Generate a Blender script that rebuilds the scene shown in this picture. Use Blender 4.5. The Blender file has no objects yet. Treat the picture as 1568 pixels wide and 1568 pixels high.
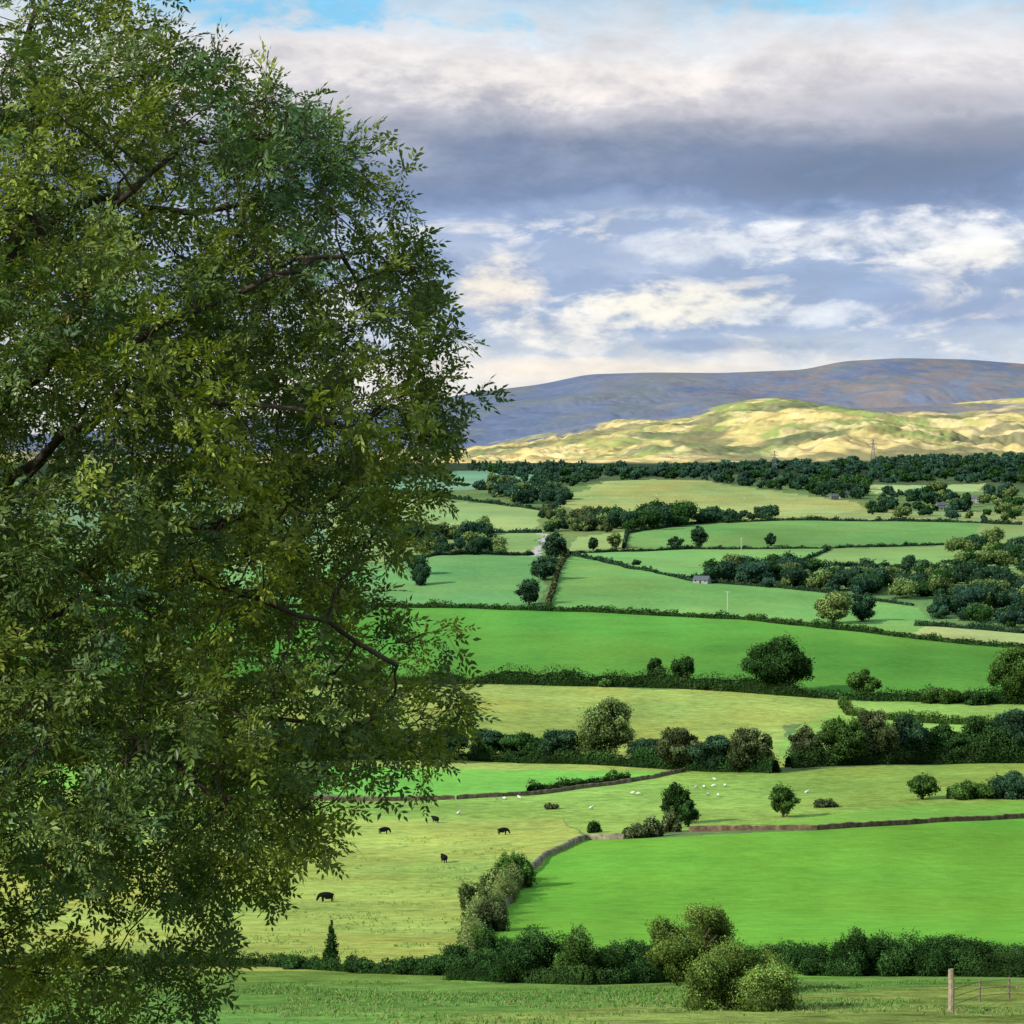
import bpy, bmesh, math, random
import numpy as np
from mathutils import Vector

random.seed(4); rng = np.random.default_rng(11)
scene = bpy.context.scene
K = 3688.0            # focal constant in image pixels
B0, D0 = 784.0, 700.0 # centre column / horizon row, in image pixels

def lin(c):
    c = np.asarray(c, float)/255.0
    return np.where(c <= 0.04045, c/12.92, ((c+0.055)/1.055)**2.4)

# ------------------------------------------------------------------ noise
def _h(ix, iy, seed):
    n = (ix.astype(np.int64)*374761393 + iy.astype(np.int64)*668265263 + seed*974634777) & 0xffffffff
    n = ((n ^ (n >> 13))*1274126177) & 0xffffffff
    return ((n ^ (n >> 16)) & 0xffffff)/float(0xffffff)
def vnoise(x, y, seed=0):
    x = np.asarray(x, float); y = np.asarray(y, float)
    ix = np.floor(x); iy = np.floor(y); fx = x-ix; fy = y-iy
    fx = fx*fx*fx*(fx*(fx*6-15)+10); fy = fy*fy*fy*(fy*(fy*6-15)+10)
    a = _h(ix, iy, seed); b = _h(ix+1, iy, seed); c = _h(ix, iy+1, seed); d = _h(ix+1, iy+1, seed)
    return (a*(1-fx)+b*fx)*(1-fy)+(c*(1-fx)+d*fx)*fy
def fbm(x, y, seed=0, o=4):
    s = 0; a = 0.5; t = 0
    for i in range(o):
        s = s+a*vnoise(x*2**i+i*17.3, y*2**i-i*9.1, seed+i); t += a; a *= 0.5
    return s/t

# ------------------------------------------------------------------ terrain height
PY = np.array([1568,1540,1500,1480,1440,1375,1300,1270,1205,1170,1060,940,850,780,740,720.])
YY = np.array([112,135,170,200,260,350,430,480,590,660,880,1230,1750,2550,3300,4000.])
ZZ = -(PY-D0)/K*YY
Yt = np.concatenate([[-50,-20,0,7,27,60],YY,[4800,5300]])
Zt = np.concatenate([[6,2,-1.75,-4.2,-10.2,-17.6],ZZ,[-12,-6]])
tt = np.linspace(math.log(12), math.log(5300+60), 5000)
zt = np.interp(np.exp(tt)-60, Yt, Zt)
ker = np.hanning(260); ker /= ker.sum()
ztp = np.pad(zt, 130, mode='edge'); zs = np.convolve(ztp, ker, 'same')[130:-130]
def zbase(y): return np.interp(np.log(np.maximum(y,-47)+60), tt, zs)
fx = np.array([-1500,0,500,730,800,850,950,1050,1100,1180,1250,1300,1400,1568,1900,2600.])
fy = np.array([690,688,694,684,668,657,641,636,620,607,615,626,622,608,612,640.])
mx = np.array([-1500,0,300,550,750,830,900,1000,1100,1230,1290,1380,1480,1568,1900,2600.])
my = np.array([680,668,650,628,598,588,573,570,571,566,553,548,550,557,575,600.])
def smooth_tab(x, X, Z):
    s = 0
    for k in (-0.02,-0.01,0,0.01,0.02): s = s+np.interp(x+k*2500, X, Z)
    return s/5
FX=(fx-B0)/K*8000; FZ=(D0-fy)/K*8000; MX=(mx-B0)/K*11500; MZ=(D0-my)/K*11500
BUMPS = [(64,425,3.2,62),(85,1440,8,190),(-60,1600,7,110),(210,2950,15,300),(-120,520,2.5,90),(150,560,3,80),(60,1020,4,150),(300,2100,8,220)]
def H(x, y):
    x = np.asarray(x, float); y = np.asarray(y, float)
    z = zbase(np.minimum(y, 5300))
    amp = np.clip((y-100)/300,0,1)*np.clip((5200-y)/800,0,1)
    z = z + amp*4.5*(fbm(x/230, y/230, 3, 3)-0.5) + amp*0.9*(fbm(x/26, y/26, 8, 2)-0.5)
    for bx,by,bh,br in BUMPS:
        z = z + bh*np.exp(-((x-bx)**2+(y-by)**2)/(br*br))
    t = np.clip((y-4700)/3300,0,1); far = y > 4700
    zf = smooth_tab(x, FX, FZ); zm = smooth_tab(x, MX, MZ)
    z1 = -12+(zf+12)*(0.35*t+0.65*t*t*(3-2*t))
    wx = x+260*(fbm(x/900,y/900,71,2)-0.5)*2
    gul = np.abs(fbm(wx/420, y/1100, 21, 4)-0.5)*2
    gul2 = np.abs(fbm(wx/130+y/800, y/380, 25, 4)-0.5)*2
    gul3 = np.abs(fbm(wx/42+y/300, y/120, 28, 3)-0.5)*2
    env = np.sin(np.clip(t,0,1)*math.pi)**0.7
    z1 = z1 + env*(gul*44-16) + env*(gul2*28-10) + env*(gul3*11-4)
    t2 = np.clip((y-8000)/3500,0,1)
    z2 = zf - 40*np.sin(np.clip(t2*3,0,1)*math.pi) + (zm-zf)*(t2**1.3)
    e2 = np.sin(t2*math.pi)**0.8
    z2 = z2 + e2*(np.abs(fbm(wx/800,y/1300,31,4)-0.5)*110-33) + e2*(gul2*11-4)+ e2*(gul3*3-1)
    t3 = np.clip((y-11500)/12000,0,1)
    z3 = zm - 260*t3
    zz = np.where(y<8000, z1, np.where(y<11500, z2, z3))
    k = np.clip((y-4700)/600,0,1)
    return np.where(far, z*(1-k)+zz*k, z)

YM = np.exp(np.linspace(math.log(60), math.log(11400), 2600))
def site(b, d):
    """image pixel (column, row) cast along the view ray -> map position on the terrain"""
    u = (b-B0)/K; v = (D0-d)/K
    g = H(u*YM, YM)-v*YM
    i = np.argmax(g > 0)
    if g[i] <= 0: i = len(YM)-1
    if i == 0: y = YM[0]
    else:
        f = -g[i-1]/(g[i]-g[i-1]); y = YM[i-1]+(YM[i]-YM[i-1])*f
    return np.array([u*y, y, float(H(u*y, y))])

# ------------------------------------------------------------------ mesh helper
class Geo:
    def __init__(s): s.v=[]; s.f=[]; s.c=[]; s.m=[]; s.n=0
    def add(s, V, F, C, m=0):
        V=np.asarray(V,float).reshape(-1,3); F=np.asarray(F,int).reshape(-1,4)
        C=np.asarray(C,float)
        if C.ndim==1: C=np.tile(C,(len(V),1))
        s.v.append(V); s.f.append(F+s.n); s.c.append(C); s.m.append(np.full(len(F),m)); s.n+=len(V)
    def build(s, name, mats, smooth=False, origin=None):
        V=np.concatenate(s.v); F=np.concatenate(s.f); C=np.concatenate(s.c); M=np.concatenate(s.m)
        if origin is not None: V=V-origin
        me=bpy.data.meshes.new(name)
        me.vertices.add(len(V)); me.vertices.foreach_set("co", V.astype(np.float32).ravel())
        me.loops.add(F.size); me.loops.foreach_set("vertex_index", F.astype(np.int32).ravel())
        me.polygons.add(len(F)); me.polygons.foreach_set("loop_start", np.arange(0,F.size,4,dtype=np.int32))
        me.polygons.foreach_set("material_index", M.astype(np.int32))
        me.polygons.foreach_set("use_smooth", np.full(len(F), smooth))
        for m in mats: me.materials.append(m)
        me.update(calc_edges=True)
        a=me.color_attributes.new("Col",'FLOAT_COLOR','POINT')
        a.data.foreach_set("color", np.concatenate([C[:,:3],np.ones((len(C),1))],1).astype(np.float32).ravel())
        ob=bpy.data.objects.new(name, me); scene.collection.objects.link(ob)
        if origin is not None: ob.location=origin
        return ob

# ------------------------------------------------------------------ materials
def new_mat(name):
    m=bpy.data.materials.new(name); m.use_nodes=True; nt=m.node_tree
    for n in list(nt.nodes): nt.nodes.remove(n)
    return m, nt
def N(nt, t, **kw):
    n=nt.nodes.new(t)
    for k,v in kw.items(): setattr(n,k,v)
    return n
def foliage_mat(name, transl=0.3, gloss=0.0):
    m,nt=new_mat(name); L=nt.links
    at=N(nt,'ShaderNodeAttribute',attribute_name='Col')
    p=N(nt,'ShaderNodeBsdfDiffuse'); L.new(at.outputs['Color'],p.inputs['Color'])
    tr=N(nt,'ShaderNodeBsdfTranslucent'); mx_=N(nt,'ShaderNodeMixShader'); mx_.inputs[0].default_value=transl
    o=N(nt,'ShaderNodeOutputMaterial')
    if transl>.2:
        tc_=N(nt,'ShaderNodeMix',data_type='RGBA',blend_type='MULTIPLY'); tc_.inputs[0].default_value=1; tc_.inputs[7].default_value=(1.25,1.2,.5,1)
        L.new(at.outputs['Color'],tc_.inputs[6]); L.new(tc_.outputs[2],tr.inputs['Color'])
    else: L.new(at.outputs['Color'],tr.inputs['Color'])
    L.new(p.outputs[0],mx_.inputs[1]); L.new(tr.outputs[0],mx_.inputs[2]); out=mx_.outputs[0]
    if gloss>0:
        gl_=N(nt,'ShaderNodeBsdfGlossy'); gl_.inputs['Roughness'].default_value=.4; m2=N(nt,'ShaderNodeMixShader'); m2.inputs[0].default_value=gloss
        L.new(out,m2.inputs[1]); L.new(gl_.outputs[0],m2.inputs[2]); out=m2.outputs[0]
    L.new(out,o.inputs[0])
    return m
def rough_mat(name, scale=3.0, amt=0.5, bump=0.3):
    m,nt=new_mat(name); L=nt.links
    at=N(nt,'ShaderNodeAttribute',attribute_name='Col')
    ge=N(nt,'ShaderNodeNewGeometry'); no=N(nt,'ShaderNodeTexNoise'); no.inputs['Scale'].default_value=scale; no.inputs['Detail'].default_value=4
    mr=N(nt,'ShaderNodeMapRange'); mr.inputs[1].default_value=0.3; mr.inputs[2].default_value=0.7
    mr.inputs[3].default_value=1-amt; mr.inputs[4].default_value=1+amt
    vm=N(nt,'ShaderNodeVectorMath',operation='SCALE')
    bu=N(nt,'ShaderNodeBump'); bu.inputs['Strength'].default_value=bump; bu.inputs['Distance'].default_value=0.1
    p=N(nt,'ShaderNodeBsdfPrincipled'); p.inputs['Roughness'].default_value=0.9; p.inputs['Specular IOR Level'].default_value=0.12
    o=N(nt,'ShaderNodeOutputMaterial')
    L.new(ge.outputs['Position'],no.inputs['Vector']); L.new(no.outputs['Fac'],mr.inputs[0])
    L.new(at.outputs['Color'],vm.inputs[0]); L.new(mr.outputs[0],vm.inputs['Scale'])
    L.new(no.outputs['Fac'],bu.inputs['Height']); L.new(bu.outputs[0],p.inputs['Normal'])
    L.new(vm.outputs[0],p.inputs['Base Color']); L.new(p.outputs[0],o.inputs[0])
    return m
M_LEAF=foliage_mat("ash_leaves",0.30,.02)
M_FOL=foliage_mat("tree_foliage",0.12)
M_BARK=rough_mat("bark",6,0.4,0.5)
M_STONE=rough_mat("drystone",1.2,0.5,0.6)
M_WOOD=rough_mat("weathered_wood",8,0.3,0.3)
M_PLASTER=rough_mat("building_surface",1.0,0.15,0.1)
M_HIDE=rough_mat("animal_coat",6,0.25,0.2)

def ground_mat():
    m,nt=new_mat("grassland"); L=nt.links
    at=N(nt,'ShaderNodeAttribute',attribute_name='Col'); pr=N(nt,'ShaderNodeAttribute',attribute_name='Par')
    sp=N(nt,'ShaderNodeSeparateColor'); L.new(pr.outputs['Color'],sp.inputs[0])
    ge=N(nt,'ShaderNodeNewGeometry')
    def nz(sc,det,ro):
        n=N(nt,'ShaderNodeTexNoise'); n.inputs['Scale'].default_value=sc; n.inputs['Detail'].default_value=det; n.inputs['Roughness'].default_value=ro
        L.new(ge.outputs['Position'],n.inputs['Vector']); return n.outputs['Fac']
    n1=nz(0.03,4,.6); n2=nz(0.30,6,.75); n3=nz(0.010,6,.65)
    def M(op,a,b=None,c=None):
        q=N(nt,'ShaderNodeMath',operation=op)
        for i,s in enumerate((a,b,c)):
            if s is None: continue
            if isinstance(s,(int,float)): q.inputs[i].default_value=s
            else: L.new(s,q.inputs[i])
        return q.outputs[0]
    a=M('MULTIPLY',M('SUBTRACT',n1,0.5),2.4)
    b=M('MULTIPLY',M('SUBTRACT',n2,0.5),4.8)
    f=M('MAXIMUM',M('ADD',M('MULTIPLY',M('ADD',a,b),sp.outputs[0]),1.0),0.3)
    vm=N(nt,'ShaderNodeVectorMath',operation='SCALE'); L.new(at.outputs['Color'],vm.inputs[0]); L.new(f,vm.inputs['Scale'])
    tint=N(nt,'ShaderNodeMix',data_type='RGBA',blend_type='MULTIPLY'); tint.inputs[7].default_value=(1.24,1.0,0.9,1)
    tf=N(nt,'ShaderNodeMapRange'); tf.inputs[1].default_value=0.42; tf.inputs[2].default_value=0.62
    L.new(n3,tf.inputs[0])
    L.new(M('MULTIPLY',tf.outputs[0],M('MINIMUM',M('MULTIPLY',sp.outputs[2],2.8),1.0)),tint.inputs[0])
    L.new(vm.outputs[0],tint.inputs[6])
    bu=N(nt,'ShaderNodeBump'); bu.inputs['Strength'].default_value=0.8; bu.inputs['Distance'].default_value=1.2
    L.new(M('MULTIPLY',n2,sp.outputs[0]),bu.inputs['Height'])
    p=N(nt,'ShaderNodeBsdfDiffuse')
    o=N(nt,'ShaderNodeOutputMaterial')
    L.new(tint.outputs[2],p.inputs['Color']); L.new(bu.outputs[0],p.inputs['Normal']); L.new(p.outputs[0],o.inputs[0])
    return m
M_GROUND=ground_mat()
GAIN=1.0
def gcol(c):
    a=lin(c)/GAIN; l=a@np.array([.25,.6,.15]); a=a*.90+l*.10; a[0]*=1.06; return a
# ------------------------------------------------------------------ fields (colour, with haze painted into the far ones, mottle, tractor-line contrast, outline)
FIELDS=[
((92,136,54),.5,0,[(-900,1486),(420,1480),(650,1490),(760,1505),(900,1506),(1060,1500),(1270,1488),(1568,1490),(2600,1500),(2600,1600),(-900,1600)]),
((114,138,58),.7,0,[(700,1556),(950,1540),(1200,1525),(1568,1505),(2000,1500),(2000,1590),(600,1590)]),
((142,172,74),.42,0,[(-900,1270),(300,1262),(500,1255),(700,1250),(860,1250),(895,1283),(830,1315),(770,1390),(720,1420),(700,1486),(-900,1482)]),
((96,164,40),.2,.07,[(690,1503),(770,1385),(832,1312),(895,1284),(1040,1282),(1250,1272),(1400,1262),(1568,1252),(2600,1235),(2600,1498),(1568,1490),(1060,1500),(900,1506)]),
((124,168,68),.42,0,[(-900,1225),(700,1222),(1000,1190),(1050,1178),(1190,1182),(1568,1165),(2600,1160),(2600,1235),(1568,1250),(1060,1272),(900,1282),(860,1250),(500,1255),(-900,1262)]),
((112,172,58),.25,0,[(1100,1268),(1260,1247),(1400,1234),(1568,1224),(2600,1215),(2600,1235),(1568,1250),(1250,1268)]),
((106,176,62),.25,0,[(-900,1160),(700,1162),(1040,1180),(970,1196),(700,1220),(-900,1222)]),
((138,168,76),.4,.06,[(-900,1050),(750,1048),(1140,1058),(1280,1068),(1300,1100),(1205,1110),(1205,1175),(1000,1180),(-900,1160)]),
((124,170,72),.3,.05,[(1285,1072),(1568,1078),(2600,1080),(2600,1165),(1568,1165),(1205,1175),(1190,1140)]),
((80,148,50),.2,.08,[(-900,925),(740,930),(1130,947),(1250,959),(1400,976),(1568,992),(2600,1010),(2600,1075),(1568,1075),(1280,1066),(1140,1056),(750,1046),(-900,1045)]),
((102,162,90),.2,.04,[(-900,850),(600,862),(815,848),(838,855),(826,928),(740,930),(-900,925)]),
((104,162,80),.2,.05,[(835,932),(868,848),(960,868),(1060,888),(1250,905),(1405,930),(1425,953),(1400,976),(1250,959),(1130,947)]),
((98,136,74),.3,0,[(1060,888),(1190,866),(1568,880),(2600,880),(2600,1008),(1568,990),(1425,953),(1405,930),(1250,905)]),
((148,180,108),.2,0,[(1415,955),(1568,968),(2200,985),(2200,1005),(1568,988),(1400,972)]),
((108,162,84),.2,0,[(870,846),(1060,840),(1270,838),(1190,868),(1050,885),(960,868)]),
((96,150,76),.2,.04,[(955,838),(960,815),(1060,802),(1200,796),(1500,800),(1490,832),(1270,838)]),
((130,164,92),.15,0,[(870,844),(880,822),(960,815),(955,838)]),
((118,158,84),.15,0,[(1190,868),(1270,840),(1480,835),(1568,862),(1568,880),(1200,885)]),
((120,152,86),.15,0,[(1500,800),(2200,803),(2200,870),(1568,862),(1490,832)]),
((140,166,94),.3,0,[(848,765),(900,748),(1000,734),(1110,742),(1220,757),(1320,770),(1320,792),(1200,796),(1060,802),(940,792),(870,778)]),
((150,180,110),.2,0,[(1320,742),(1510,740),(1500,753),(1330,755)]),
((126,154,92),.3,0,[(1200,796),(1320,778),(1568,786),(2200,785),(2200,805),(1500,800)]),
((106,156,122),.1,0,[(690,722),(800,720),(850,735),(740,750),(500,752)]),
((132,168,98),.15,0,[(500,757),(760,772),(830,782),(820,812),(730,815),(500,815)]),
((122,160,90),.15,0,[(500,815),(830,815),(815,848),(600,860),(-400,850),(-400,820)]),
((105,146,104),.2,0,[(-900,740),(500,735),(500,830),(-900,830)]),
((168,172,172),.05,0,[(812,851),(820,838),(832,827),(828,816),(837,816),(842,828),(829,840),(823,852)]),
]
polys=[(gcol(c), mo, st, np.array([site(*p)[:2] for p in P])) for c,mo,st,P in FIELDS]

def inpoly(x,y,P):
    r=np.zeros(x.shape,bool); n=len(P); j=n-1
    for i in range(n):
        xi,yi=P[i]; xj,yj=P[j]
        if yi!=yj:
            c=((yi>y)!=(yj>y)) & (x < (xj-xi)*(y-yi)/(yj-yi)+xi)
            r^=c
        j=i
    return r

# ------------------------------------------------------------------ terrain mesh
cols=np.concatenate([np.linspace(-0.75,-0.24,60,endpoint=False),np.linspace(-0.24,0.24,940),np.linspace(0.24,0.75,61)[1:]])
pr=np.arange(1580,719,-1.35)
rowsm=np.interp(pr[::-1],PY[::-1],YY[::-1])[::-1]
rows=np.concatenate([np.linspace(-46,rowsm[0],50,endpoint=False),rowsm,np.linspace(4000,11600,420)[1:],np.linspace(11600,24000,16)[1:]])
Yg,Cg=np.meshgrid(rows,cols,indexing='ij'); Xg=Cg*(Yg+60)
x=Xg.ravel(); y=Yg.ravel(); z=H(x,y)
nr,nc=Xg.shape
col=np.tile(gcol((95,130,75)),(x.size,1)); par=np.zeros((x.size,3)); par[:,0]=0.4
m=y>2900; col[m]=gcol((76,102,66))
m=y>3700; col[m]=gcol((50,72,52))
jx=x+ (fbm(x/18,y/18,51,2)-.5)*np.clip(y*0.012,1,30)*0.5; jy=y+(fbm(x/18,y/18,57,2)-.5)*np.clip(y*0.02,1,60)*0.5
line=np.sin((x+.35*y+6*fbm(x/60,y/60,333,2))/2.4*np.clip(400/np.maximum(y,150),.25,1.6))*fbm(x/40,y/90,337,3)
for c,mo,st,P in polys:
    bb=(jx>P[:,0].min())&(jx<P[:,0].max())&(jy>P[:,1].min())&(jy<P[:,1].max())
    idx=np.nonzero(bb)[0]
    if not len(idx): continue
    k=idx[inpoly(jx[idx],jy[idx],P)]
    col[k]=c*(1+st*1.2*line[k])[:,None]; par[k,0]=mo; par[k,1]=0
m=y<4000; dr_=.72+.56*fbm(x/110,y/190,301,4); col[m]*=dr_[m][:,None]
wr_=.84+.36*fbm(x/60,y/120,311,4); col[m,0]*=wr_[m]
m=y<112; col[m]=gcol((110,140,62)); par[m,0]=.5
par[:,2]=par[:,0]
m=y>4650
n1=fbm(x/260,y/520,91,5); n2=fbm(x/80,y/200,97,4); n3=fbm(x/900,y/1000,99,4); n4=fbm(x/34,y/80,111,3)
gold=gcol((206,192,114)); grn=gcol((142,160,84)); brk=gcol((130,114,78)); bl=gcol((54,76,62)); shd=gcol((92,104,80)); crm=gcol((230,214,150))  # golden grass with sunlight painted in (gold, crm); shd is painted cloud shadow
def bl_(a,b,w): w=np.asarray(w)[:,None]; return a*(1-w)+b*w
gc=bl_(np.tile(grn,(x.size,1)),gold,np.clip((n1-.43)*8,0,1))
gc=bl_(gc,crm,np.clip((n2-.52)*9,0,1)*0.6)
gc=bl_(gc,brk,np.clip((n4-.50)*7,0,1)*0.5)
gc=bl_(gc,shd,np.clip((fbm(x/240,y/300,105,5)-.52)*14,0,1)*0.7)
moor=gcol((108,122,142)); hea=gcol((128,121,118)); mo2=gcol((94,112,138)); mo3=gcol((112,122,116))  # heather and moor tones with cloud shadow and distance haze painted in
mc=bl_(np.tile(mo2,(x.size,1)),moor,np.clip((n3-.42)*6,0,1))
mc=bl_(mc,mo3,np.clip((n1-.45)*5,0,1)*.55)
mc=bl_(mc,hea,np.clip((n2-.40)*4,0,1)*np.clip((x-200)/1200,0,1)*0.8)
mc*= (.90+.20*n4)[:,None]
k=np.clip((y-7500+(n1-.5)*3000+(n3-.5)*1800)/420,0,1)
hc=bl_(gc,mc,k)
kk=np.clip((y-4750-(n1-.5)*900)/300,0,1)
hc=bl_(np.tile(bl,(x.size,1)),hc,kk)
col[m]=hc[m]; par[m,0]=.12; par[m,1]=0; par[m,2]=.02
ii=(np.arange(nr-1)[:,None]*nc+np.arange(nc-1)[None,:]).ravel()
F=np.stack([ii,ii+1,ii+nc+1,ii+nc],1)
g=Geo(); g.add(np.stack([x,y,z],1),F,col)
ground=g.build("ground_terrain",[M_GROUND],True)
pa=ground.data.color_attributes.new("Par",'FLOAT_COLOR','POINT')
pa.data.foreach_set("color",np.concatenate([par,np.ones((len(par),1))],1).astype(np.float32).ravel())

# ------------------------------------------------------------------ foliage generators
def unit(v): return v/np.maximum(np.linalg.norm(v,axis=-1,keepdims=True),1e-9)
def cubesphere(n=3):
    V=[];F=[]
    t=np.linspace(-1,1,n+1)
    for ax in range(3):
        for sg in (-1,1):
            b=len(V)
            for a in t:
                for c in t:
                    p=[0,0,0]; p[ax]=sg; p[(ax+1)%3]=math.tan(a*math.pi/4); p[(ax+2)%3]=math.tan(c*math.pi/4)
                    V.append(p)
            for i in range(n):
                for j in range(n):
                    q=[b+i*(n+1)+j,b+(i+1)*(n+1)+j,b+(i+1)*(n+1)+j+1,b+i*(n+1)+j+1]
                    F.append(q if sg>0 else q[::-1])
    return unit(np.array(V,float)),np.array(F)
CSV,CSF=cubesphere(3)
def leafquads(g,P,Nn,S,C):
    n=len(P); r=unit(rng.normal(size=(n,3)))
    a=unit(np.cross(Nn,r)); b=np.cross(Nn,a)
    S=S[:,None]
    V=np.stack([P-a*S, P-b*S*0.62+a*S*.1, P+a*S*.95, P+b*S*0.62+a*S*.1],1)
    g.add(V.reshape(-1,3),np.arange(4*n).reshape(-1,4),np.repeat(C,4,0),0)
TONES=[(37,62,29),(54,80,35),(80,98,54),(39,62,43),(60,72,44),(80,102,46),(42,66,52)]
FG=1.85
def tone(t,v=0.0):
    return lin(TONES[t])*FG
def lobes_tree(g,base,w,h,t,px,kind='round'):
    c0=tone(t)
    nl=int(np.clip(13+h*0.9,12,26))
    if kind=='conifer':
        zz=np.linspace(.15,.95,9); L=np.stack([rng.normal(0,.03,9)*w,rng.normal(0,.03,9)*w,zz*h],1); R=w*.5*(1-zz)*0.95+.04*w; RZ=np.full(9,h*.11)
    elif kind=='bush':
        L=np.stack([rng.uniform(-.38,.38,nl)*w,rng.uniform(-.3,.3,nl)*w,rng.uniform(.12,.66,nl)*h],1)
        L[:,2]*=1-.35*np.abs(L[:,0]/(.38*w))**2
        R=w*rng.uniform(.12,.22,nl); RZ=np.minimum(h*rng.uniform(.2,.34,nl),(h-L[:,2])*0.98)
    else:
        d=unit(rng.normal(size=(nl,3))); rr=rng.uniform(.3,1,nl)**.5
        L=d*rr[:,None]*np.array([.37*w,.37*w,.36*h])+np.array([0,0,.50*h])
        zn=L[:,2]/h; lw=np.where(zn>.45,np.sqrt(np.clip(1-((zn-.45)/.62)**2,.15,1)),.8+.2*zn/.45); L[:,0]*=lw*1.08; L[:,1]*=lw*1.08
        R=w*rng.uniform(.09,.20,nl); RZ=np.minimum(h*rng.uniform(.08,.17,nl),(h-L[:,2]))
        L=np.vstack([L,[[0,0,.44*h]]]); R=np.append(R,.30*w); RZ=np.append(RZ,.36*h)
    RZ=np.maximum(RZ,.08*h)
    lobe_tint=rng.uniform(.6,1.35,len(L))
    for i in range(len(L)):
        V=CSV*np.array([R[i],R[i],RZ[i]])*(0.70)+L[i]
        V[:,2]=np.maximum(V[:,2],0.02*h)
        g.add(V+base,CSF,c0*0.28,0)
        area=4*math.pi*((R[i]*R[i]+2*R[i]*RZ[i])/3)
        n=int(np.clip(area/(px*px)*1.35,14,2600))
        d=unit(rng.normal(size=(n,3))+np.array([0,0,.15]))
        lump=.58+.76*vnoise(d[:,0]*2.1+d[:,2]*1.7+i*9.1,d[:,1]*2.1-d[:,2]*1.3+i*3.3,17)
        rad=rng.normal(.96,.13,n)*lump
        P=L[i]+d*rad[:,None]*np.array([R[i],R[i],RZ[i]])
        nn=unit(d+rng.normal(size=(n,3))*.6)
        S=px*rng.uniform(.55,1.25,n)
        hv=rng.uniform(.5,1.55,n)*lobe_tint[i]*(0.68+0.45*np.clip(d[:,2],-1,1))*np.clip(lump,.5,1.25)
        C=c0[None,:]*hv[:,None]
        C[:,0]*=rng.uniform(.85,1.3,n)
        ok=P[:,2]>0.0
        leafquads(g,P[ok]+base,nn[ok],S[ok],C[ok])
    if kind!='bush':
        tube(g,[base+np.array([0,0,-.6]),base+np.array([0.01*w,0,.3*h]),base+np.array([0,.02*w,.62*h])],[.045*w+.05,.032*w+.03,.015*w],lin((70,62,50)),1)
        for k in range(5):
            a=rng.uniform(0,6.28); e=np.array([math.cos(a)*.3*w,math.sin(a)*.3*w,rng.uniform(.5,.75)*h])
            tube(g,[base+np.array([0,0,.26*h]),base+e*np.array([.5,.5,.8]),base+e],[.022*w,.014*w,.006*w],lin((70,62,50)),1)
def tube(g,P,R,c,m=0,ns=6):
    P=np.asarray(P,float); V=[]
    for i in range(len(P)):
        d=P[min(i+1,len(P)-1)]-P[max(i-1,0)]; d=d/np.linalg.norm(d)
        a=np.cross(d,[0.3,1,0.2]); a/=np.linalg.norm(a); b=np.cross(d,a)
        an=np.arange(ns)*2*math.pi/ns
        V.append(P[i]+R[i]*(np.cos(an)[:,None]*a+np.sin(an)[:,None]*b))
    V=np.concatenate(V); F=[]
    for i in range(len(P)-1):
        for j in range(ns): F.append([i*ns+j,i*ns+(j+1)%ns,(i+1)*ns+(j+1)%ns,(i+1)*ns+j])
    g.add(V,F,np.asarray(c,float),m)
LP=1.7/K
def plant(name,b,d,w,h,t,kind='round'):
    p=site(b,d); Y=p[1]; s=Y/K; g=Geo()
    lobes_tree(g,np.array([0,0,0.]),w*s,h*s,t,max(LP*Y,.05),kind)
    ob=g.build(name,[M_FOL,M_BARK]); ob.location=p-np.array([0,0,0.1]); return ob
TREES=[
("hawthorn_tree",1068,1520,175,154,5,'round'),("hawthorn_tree",1128,1546,178,114,5,'bush'),
("conifer_tree",507,1480,30,70,0,'conifer'),
("oak_tree",1190,1060,112,96,0,'round'),("oak_tree",1046,1050,42,52,0,'round'),("oak_tree",1004,1047,30,42,0,'round'),
("oak_tree",1323,1070,58,46,1,'round'),("oak_tree",1555,1078,90,95,1,'round'),
("ash_sapling",1036,1262,52,68,0,'round'),("ash_sapling",1054,1266,36,44,0,'round'),("sycamore_tree",1199,1251,50,60,1,'round'),
("oak_tree",922,1168,98,108,2,'round'),("oak_tree",1412,1224,58,46,1,'round'),
("oak_tree",1335,1170,80,86,4,'round'),("oak_tree",1290,1172,84,80,1,'round'),("oak_tree",1235,1173,64,66,4,'round'),
("oak_tree",1145,1182,80,74,4,'round'),("oak_tree",1095,1181,76,60,3,'round'),("oak_tree",1040,1179,80,72,4,'round'),
("oak_tree",990,1172,70,48,3,'round'),("oak_tree",860,1167,76,58,3,'round'),("oak_tree",800,1164,84,46,0,'round'),("oak_tree",745,1161,76,52,3,'round'),
("oak_tree",1390,1169,76,76,3,'round'),("oak_tree",1445,1167,76,62,0,'round'),("oak_tree",1500,1166,76,74,0,'round'),("oak_tree",1555,1166,84,84,3,'round'),
("oak_tree",850,856,40,44,3,'round'),("oak_tree",832,888,46,40,3,'round'),("oak_tree",810,926,40,46,3,'round'),
("oak_tree",1276,954,62,52,2,'round'),("oak_tree",1320,951,46,46,3,'round'),
("oak_tree",1070,840,26,38,3,'round'),("oak_tree",1034,840,26,20,3,'round'),("oak_tree",908,843,18,22,3,'round'),("oak_tree",941,840,24,28,2,'round'),("oak_tree",1180,836,20,22,3,'round'),
]
for n_,b,d,w,h,t,k in TREES: plant(n_,b,d,w,h,t,k)
for b in range(-380,730,62): plant("oak_tree",b+rng.integers(-10,10),1163+rng.integers(-3,4),78,54+rng.integers(-8,10),3)
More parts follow.
